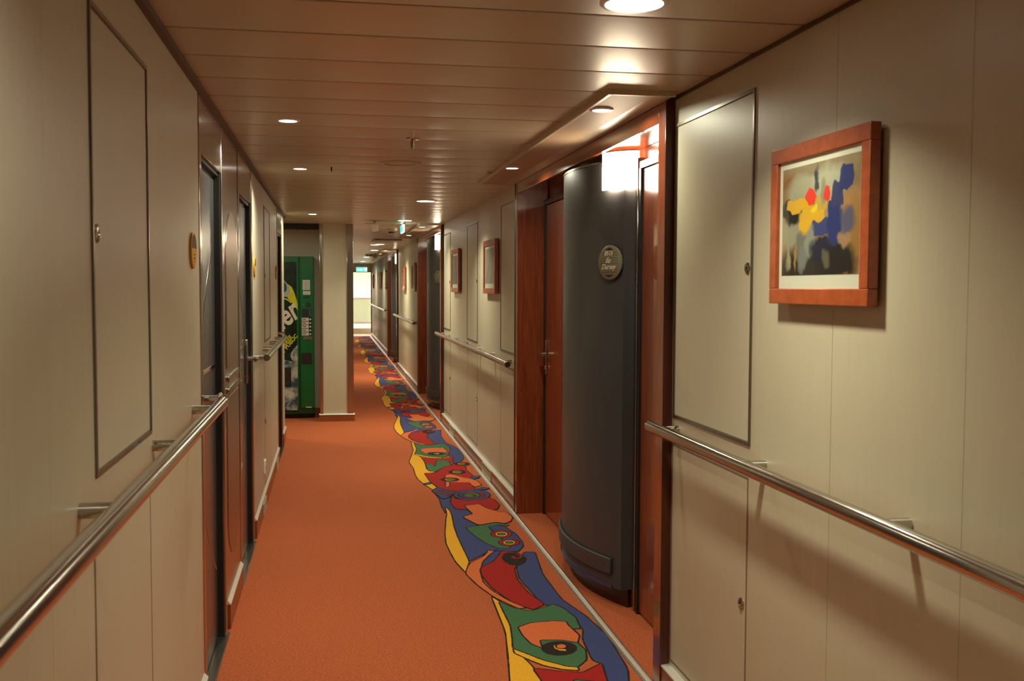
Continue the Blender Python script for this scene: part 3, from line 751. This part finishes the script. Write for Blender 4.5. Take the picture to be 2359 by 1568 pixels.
def small_art(name, base, spots):
    m = mat(name, base, .5); N, L, B = nodes(m)
    no = noise_tex(m, 9, (1, 1, 1), 3); L.new(ramp(m, no.outputs[0], spots).outputs[0], B.inputs['Base Color']); return m
picture(2.095, 2.612, 1.409, 1.816, painting_big(), 'large abstract painting in red, yellow and blue on the near right wall', .040, .018, .034)
art2 = small_art('hazy_art', (.4, .38, .3), [(.3, (.24, .26, .26)), (.5, (.38, .38, .30)), (.62, (.46, .38, .22)), (.75, (.50, .20, .06))])
art3 = small_art('blue_brown_art', (.3, .3, .3), [(.3, (.05, .06, .12)), (.5, (.22, .22, .24)), (.62, (.34, .22, .10)), (.75, (.5, .42, .3))])
picture(7.32, 7.90, 1.400, 1.802, art2, 'hazy grey and tan picture, nearer of the two small ones past the alcove')
picture(9.48, 10.06, 1.400, 1.810, art3, 'blue and brown picture, farther of the two small ones past the first alcove')
picture(14.50, 15.05, 1.385, 1.790, art2, 'distant framed picture nearest beyond the second alcove')
picture(16.50, 17.05, 1.385, 1.780, art3, 'distant dark framed picture, second beyond the second alcove')
picture(21.95, 22.45, 1.40, 1.80, art3, 'far picture with dark frame just past the third alcove', fm=M_black, mm=M_white)
picture(24.6, 25.1, 1.40, 1.80, small_art('yellow_art', (.7, .4, .05), [(.3, (.7, .38, .03)), (.7, (.8, .5, .05))]), 'far yellow picture near the corridor end', fm=M_yellow, mm=M_yellow)
picture(28.9, 29.4, 1.40, 1.80, art2, 'last tiny picture on the right wall by the lobby')

# ---- downlights
def downlight(x, y, r, watt, label, z=ZC, spread=122, grp='round ceiling downlights'):
    t = thing('downlight', label, 'ceiling light', (x, y, z), grp)
    link('trim_ring', MB().lathe((x, y, z), [(r+.012, .001), (r+.013, -.003), (r+.009, -.006), (r+.001, -.006), (r, -.002)], 36), M_white, t)
    link('lens', MB().cyl((x, y, z-.001), (x, y, z-.0045), r, n=36), M_lens, t)
    ld = bpy.data.lights.new('downlight_glow', 'AREA'); ld.shape = 'DISK'; ld.size = r*1.9; ld.energy = watt; ld.color = WARM
    ld.spread = math.radians(spread)
    lo = bpy.data.objects.new('downlight_glow', ld); C.objects.link(lo); lo.parent = t; lo.location = (0, 0, -.0055)
    return t
for x, y, lab in ((.707, 2.366, 'large downlight at the top edge of the view, nearest of all'), (.70, -3.3, 'large downlight in the ceiling farthest behind the viewpoint'),
                  (.733, 8.04, 'large downlight past the first alcove, before the hanging sign'), (.741, 10.43, 'large downlight right above the hanging exit sign'),
                  (.772, 16.35, 'distant downlight, right one of the close pair'), (.70, 16.6, 'distant downlight, left one of the close pair'), (.80, 19.1, 'distant downlight just below the close pair'),
                  (.80, 23.5, 'small far downlight beyond the third alcove'), (.85, 27.6, 'tiny far downlight nearest the bright exit sign')):
    downlight(x, y, .068, BIG_W if y > 0 else 6.0, lab)
downlight(-.80, 10.3, .055, 9.0, 'added unseen downlight that brightens the left recess, in front of the vending machine', spread=178)  # extra lamp, out of sight, added to light the recess and machine
for x, y, lab in ((-.165, 4.275, 'small downlight by the left wall, nearest of the three on the left'), (-.166, 5.99, 'small downlight by the left wall, middle one of the three'), (-.160, 9.70, 'small downlight near the recess, farthest of the three on the left'), (-.165, 1.0, 'small downlight by the left wall, just above the top edge of the view'), (-.165, -.8, 'small downlight by the left wall, behind the viewpoint')):
    downlight(x, y, .035, SMALL_W*(.6 if y < 3 else 1.15), lab, spread=140 if y < 7 else 172)
for k, nm in ((0, 'first'), (1, 'second'), (2, 'third')):
    for yy, w2 in ((3.685, 'near'), (5.56, 'far')):
        downlight(.980, yy+k*PER, .032, SOFFIT_W, 'small soffit downlight in front of the %s alcove, at its %s end' % (nm, w2), z=2.102, spread=172)

# ---- small ceiling fittings
def sprinkler(x, y, label):
    t = thing('sprinkler', label, 'sprinkler', (x, y, ZC))
    link('rosette', MB().lathe((x, y, ZC), [(.030, 0), (.028, -.006), (.012, -.010), (0, -.010)], 24), M_chrome, t)
    link('nozzle', MB().cyl((x, y, ZC-.008), (x, y, ZC-.030), .009).cyl((x, y, ZC-.030), (x, y, ZC-.045), .004).cyl((x-.008, y, ZC-.030), (x-.003, y, ZC-.045), .002, n=6).cyl((x+.008, y, ZC-.030), (x+.003, y, ZC-.045), .002, n=6).cyl((x, y, ZC-.045), (x, y, ZC-.048), .010), M_brass, t)
sprinkler(.368, 4.685, 'small metal sprinkler hanging from the ceiling before the round vent')
t = thing('ceiling_vent', 'flat round ceiling diffuser behind the sprinkler', 'vent', (.375, 5.62, ZC))
link('vent_rim', MB().lathe((.375, 5.62, ZC), [(.115, 0), (.113, -.007), (.085, -.008), (.083, -.001)], 40), M_ceil, t)
link('vent_disc', MB().cyl((.375, 5.62, ZC), (.375, 5.62, ZC-.005), .072, n=40), M_ceil, t)
tag(link('ceiling_hook', MB().box(.005, .013, 5.88, 5.95, ZC-.012, ZC+.001).cyl((.009, 5.885, ZC-.01), (.009, 5.885, ZC-.028), .003, n=8), M_dark), 'thin dark slot hook in the ceiling beside the middle left downlight', 'hook')
t = thing('ceiling_catch', 'tiny round metal catch in the ceiling slats near the soffit', 'catch', (.912, 5.94, ZC))
link('catch_body', MB().lathe((.912, 5.94, ZC), [(.014, 0), (.013, -.006), (.005, -.010), (0, -.010)], 18), M_brass, t)
link('catch_slot', MB().box(.90, .924, 5.939, 5.941, ZC-.0115, ZC-.0095), M_dark, t)
t = thing('ceiling_speaker', 'cone shaped white fitting hanging from a thin plate in the ceiling', 'speaker', (.445, 10.6, ZC))
link('mount_stem', MB().cyl((.445, 10.6, ZC), (.445, 10.6, ZC-.03), .012), M_brass, t)
link('mount_plate', MB().cyl((.445, 10.6, ZC-.028), (.445, 10.6, ZC-.034), .095, n=36), M_lip, t)
link('cone', MB().cyl((.445, 10.6, ZC-.034), (.455, 10.6, ZC-.105), .062, .040, n=4), M_white, t)
t = thing('smoke_detector', 'dark rimmed detector on the ceiling right behind the hanging exit sign', 'detector', (.705, 12.0, ZC))
link('detector_base', MB().lathe((.705, 12.0, ZC), [(.065, 0), (.065, -.02), (.05, -.035), (0, -.035)], 30), M_vent, t)
link('detector_chamber', MB().cyl((.705, 12.0, ZC-.035), (.705, 12.0, ZC-.05), .042), M_dark, t)
t = thing('ceiling_hatch', 'thin bright edged flap hanging level across the far ceiling', 'hatch', (.83, 14.9, ZC))
link('flap', MB().box(.60, 1.0, 14.6, 15.2, ZC-.020, ZC-.004), M_lip, t)
link('hinge', MB().cyl((.62, 14.6, ZC-.012), (.68, 14.6, ZC-.012), .008, n=10), M_brass, t)
t = thing('ceiling_fitting', 'small gilt looking fitting on the far ceiling above the last lights', 'fitting', (.80, 21.6, ZC))
link('fitting_base', MB().lathe((.80, 21.6, ZC), [(.09, 0), (.08, -.03), (.05, -.045), (0, -.045)], 24), M_brass, t)
link('fitting_cup', MB().lathe((.90, 21.4, ZC), [(.05, 0), (.055, -.05), (.03, -.08), (0, -.08)], 20), M_lip, t)

# ---- exit signs
t = thing('exit_sign', 'thin green and white exit sign seen edge-on below a downlight', 'sign', (.76, 10.9, 2.02))
link('sign_housing', MB().box(.752, .768, 10.72, 11.08, 2.095, ZC), M_white, t)
link('sign_panel', MB().box(.742, .760, 10.73, 11.07, 2.018, 2.095), M_exitw, t)
link('sign_face', MB().box(.739, .742, 10.735, 11.065, 2.024, 2.090), M_exitg, t)
t = thing('exit_sign', 'glowing green and white exit sign at the far end of the corridor', 'sign', (.86, 29.0, 1.86))
x0, x1 = .70, 1.02
link('sign_housing', MB().box(x0, x1, 29.0, 29.04, 1.86, 1.995).cyl((.78, 29.02, 1.995), (.78, 29.02, ZC), .01).cyl((.95, 29.02, 1.995), (.95, 29.02, ZC), .01), M_white, t)
link('sign_face', MB().box(x0+.01, x1-.01, 28.995, 29.0, 1.868, 1.988), M_exitg, t)
g = MB()
g.box(.74, .84, 28.993, 28.995, 1.91, 1.94); g.add([(.84, 28.993, 1.885), (.88, 28.993, 1.925), (.84, 28.993, 1.965)], [(0, 1, 2)])
g.box(.92, .945, 28.993, 28.995, 1.90, 1.95); g.cyl((.935, 28.995, 1.962), (.935, 28.992, 1.962), .010, n=12); g.box(.965, 1.0, 28.993, 28.995, 1.885, 1.975)
link('sign_symbol', g, M_exitw, t)

# ---- vending machine in the recess
YM = 11.45; mx0, mx1 = -1.19, -.182; mz1 = 1.775
vm = thing('vending_machine', 'tall green drinks vending machine in the recess on the left', 'vending machine', (-.69, 11.8, 0))
link('cabinet', MB().box(mx0, mx1, YM+.03, YM+.66, .055, mz1), M_green, vm, .006)
link('plinth', MB().box(mx0+.01, mx1-.01, YM+.06, YM+.64, .0, .055), M_black, vm)
dr = link('door', MB().box(mx0, -.342, YM, YM+.03, .115, mz1).box(mx0, mx1, YM+.012, YM+.03, .05, .115, 1), [M_green, M_greendk], vm, .004)
cpn = link('control_panel', MB().box(-.325, mx1, YM+.004, YM+.03, .115, mz1), M_green, vm, .004)
link('panel_gap', MB().box(-.342, -.325, YM+.018, YM+.0302, .115, mz1), M_greendk, vm)
px0, px1, pz0, pz1 = -1.13, -.364, .185, 1.715
po = MB().box(px0, px1, YM-.002, YM+.001, pz0, pz1)
link('poster', po, M_poster, vm)
poster = MB(); poster.keep = True
def pp(pts, mi, k):
    poster.add([(on_y(x, y, YM)[0], YM-.0025-.0004*k, on_y(x, y, YM)[1]) for x, y in pts], [tuple(range(len(pts)))], mi)
def z4(*c): return [(640+x/7.84, 560+y/7.84) for x, y in c]
def z5(*c): return [(640+x/7.13, 760+y/7.13) for x, y in c]
def clipx(p): return [(min(x, 685.8), y) for x, y in p]
# bottle: neck, label, cap ring
pp(z4((100,660),(175,735),(215,800),(215,900),(175,975),(150,970),(100,965),(0,960),(-100,900),(-140,780),(-80,680),(0,640)), 0, 1)
pp(z4((100,680),(150,740),(165,810),(150,870),(100,895),(20,880),(-50,820),(-40,730),(20,680)), 1, 2)
pp(z4((185,740),(250,790),(300,900),(335,1010),(358,1100),(358,1215),(300,1120),(175,990),(210,900),(215,820)), 2, 1)
pp(z4((100,985),(180,1010),(250,1070),(240,1085),(170,1030),(100,1005),(0,1010),(0,990)), 2, 1)
link('poster_bottle', poster, [M_pgrey, M_pteal, M_pyel, M_ice], vm)
poster = MB(); poster.keep = True
# ice
pp(clipx(z5((330,240),(260,310),(215,380),(210,430),(230,490),(260,525),(230,515),(120,490),(60,510),(-100,600),(-300,700),(-460,760),(-460,1315),(330,1315))), 3, 1)
link('poster_ice', poster, [M_pgrey, M_pteal, M_pyel, M_ice], vm)
def rotb(pxy, ang):
    x, z = on_y(pxy[0], pxy[1], YM); a = math.radians(ang)
    return basis((x, YM-.0048, z), (math.cos(a), 0, math.sin(a)), (-math.sin(a), 0, math.cos(a)))
tm = text_mb('Perrier', .32, rotb((680, 710), 39) @ Matrix.Diagonal((.72, 1, 1, 1)), .008, .28, .0004, 'RIGHT', 1.02)
link('brand_lettering', tm, M_pletter, vm)
tm = text_mb('DÉCLARÉE', .060, rotb((671, 774), 51), .0015, 0, .0004, 'RIGHT')
text_mb("D'INTÉRÊT PUBLIC", .060, rotb((684, 771), 51), .0015, 0, .0004, 'RIGHT', mb=tm)
link('slogan_lettering', tm, M_pyel, vm)
sl = link('delivery_slot', MB().box(-.62, -.428, YM-.006, YM+.001, .355, .565), M_black, vm)
link('slot_lip', MB().box(-.60, -.445, YM-.012, YM-.006, .375, .395), M_dark, sl)
def panel(x0, x1, z0, z1, m, nm, d=.006, par=cpn): return link(nm, MB().box(x0, x1, YM+.004-d, YM+.0045, z0, z1), m, par)
a = panel(-.300, -.221, 1.410, 1.520, M_sticker, 'notice', .003)
b = panel(-.296, -.217, 1.360, 1.398, M_sticker, 'notice', .003)
g = MB()
for k in range(8): g.box(-.29, -.233+.004*(k % 3), YM+.0002, YM+.0008, 1.500-k*.012, 1.503-k*.012)
for k in range(2): g.box(-.285, -.23, YM+.0002, YM+.0008, 1.383-k*.012, 1.385-k*.012)
link('printed_text', g, M_print, cpn)
panel(-.294, -.222, 1.325, 1.340, M_black, 'banknote_slot', .004)
link('coin_slot', MB().cyl((-.240, YM+.004, 1.250), (-.240, YM-.004, 1.250), .026), M_black, cpn)
link('return_button', MB().cyl((-.292, YM+.004, 1.252), (-.292, YM-.006, 1.252), .009), M_chrome, cpn)
panel(-.310, -.205, 1.118, 1.205, M_black, 'display_panel', .004)
g = MB()
for k in range(6): g.cyl((-.228+.012*(k % 2), YM, 1.188-k*.011), (-.228+.012*(k % 2), YM-.0015, 1.188-k*.011), .0035, n=8)
link('indicator_light', g, mat('pale_blue_dot', (.35, .6, .75), .4), cpn)
panel(-.232, -.205, .915, 1.112, M_black, 'button_strip', .004)
for k in range(5):
    z = 1.090-k*.040
    s_ = panel(-.311, -.236, z-.016, z+.016, M_sticker, 'selection_label', .004)
    link('printed_mark', MB().box(-.305, -.265, YM-.0006, YM-.0001, z-.006, z+.008), M_printred if k in (0, 2, 3) else M_print, cpn)
    link('selection_button', MB().cyl((-.219, YM+.001, z), (-.219, YM-.008, z), .0085, n=16), M_white, cpn)
panel(-.292, -.200, .868, .905, M_steel, 'coin_plate', .008)
panel(-.318, -.205, .600, .722, M_black, 'coin_return', .004)
panel(-.272, -.212, .098+.02, .122+.01, M_sticker, 'maker_label', .003)

# ---- far lobby beyond the corridor end
struct('floor_lobby', MB().box(-2.5, 4, YE, 36, -.05, 0.0), M_lobbyfl)
struct('ceiling_lobby', MB().box(-2.5, 4, YE+.15, 36, 2.3, 2.35), M_white)
struct('wall_end', MB().box(-2.5, 1.2, YE, YE+.15, 1.885, 2.35).box(1.2, 4, YE, YE+.15, 0, 2.35).box(-2.5, .24, YE, YE+.15, 0, 2.35), M_lobby)
struct('trim_%d' % tn, MB().box(1.17, 1.21, YE-.02, YE+.16, 0, 1.89).box(.24, 1.21, YE-.02, YE+.16, 1.870, 1.90), M_frame); tn += 1
struct('wall_lobby', MB().box(-2.5, 4, 35.9, 36, 0, 2.35).box(.93, .95, 35.88, 35.9, 0, 2.3), M_lobby)
struct('wall_lobby_right', MB().box(3.9, 4, YE, 36, 0, 2.35), M_lobby)
struct('wall_lobby_left', MB().box(-2.5, -2.4, YE, 36, 0, 2.35), M_lobby)
t = thing('glass_balustrade', 'pale green glass balustrade with a white rail in the bright lobby', 'balustrade', (.9, 32.2, 0))
for k in range(3): link('glass_pane', MB().box(-.6+k*1.1, .48+k*1.1, 32.2, 32.215, .30, 1.06), M_glass, t)
link('top_rail', MB().box(-.65, 2.8, 32.17, 32.25, 1.06, 1.12), M_white, t, .01)
link('kerb', MB().box(-.65, 2.8, 32.12, 32.28, 0, .16), M_vent, t)
link('bottom_rail', MB().box(-.65, 2.8, 32.17, 32.25, .30, .36), M_white, t)
for k in range(4): link('post', MB().cyl((-.61+k*1.1, 32.21, .16), (-.61+k*1.1, 32.21, 1.06), .015), M_chrome, t)
t = thing('lobby_fill_panel', 'added unseen ceiling panel that brightens the lobby beyond the corridor end', 'ceiling light', (.9, 33.2, 2.28))  # glowing panel added out of view to light the lobby
link('fill_housing', MB().box(-.3, 2.1, 32.4, 34.0, 2.27, 2.30), M_white, t)
link('fill_diffuser', MB().box(-.25, 2.05, 32.45, 33.95, 2.262, 2.27), M_lobbyfill, t)
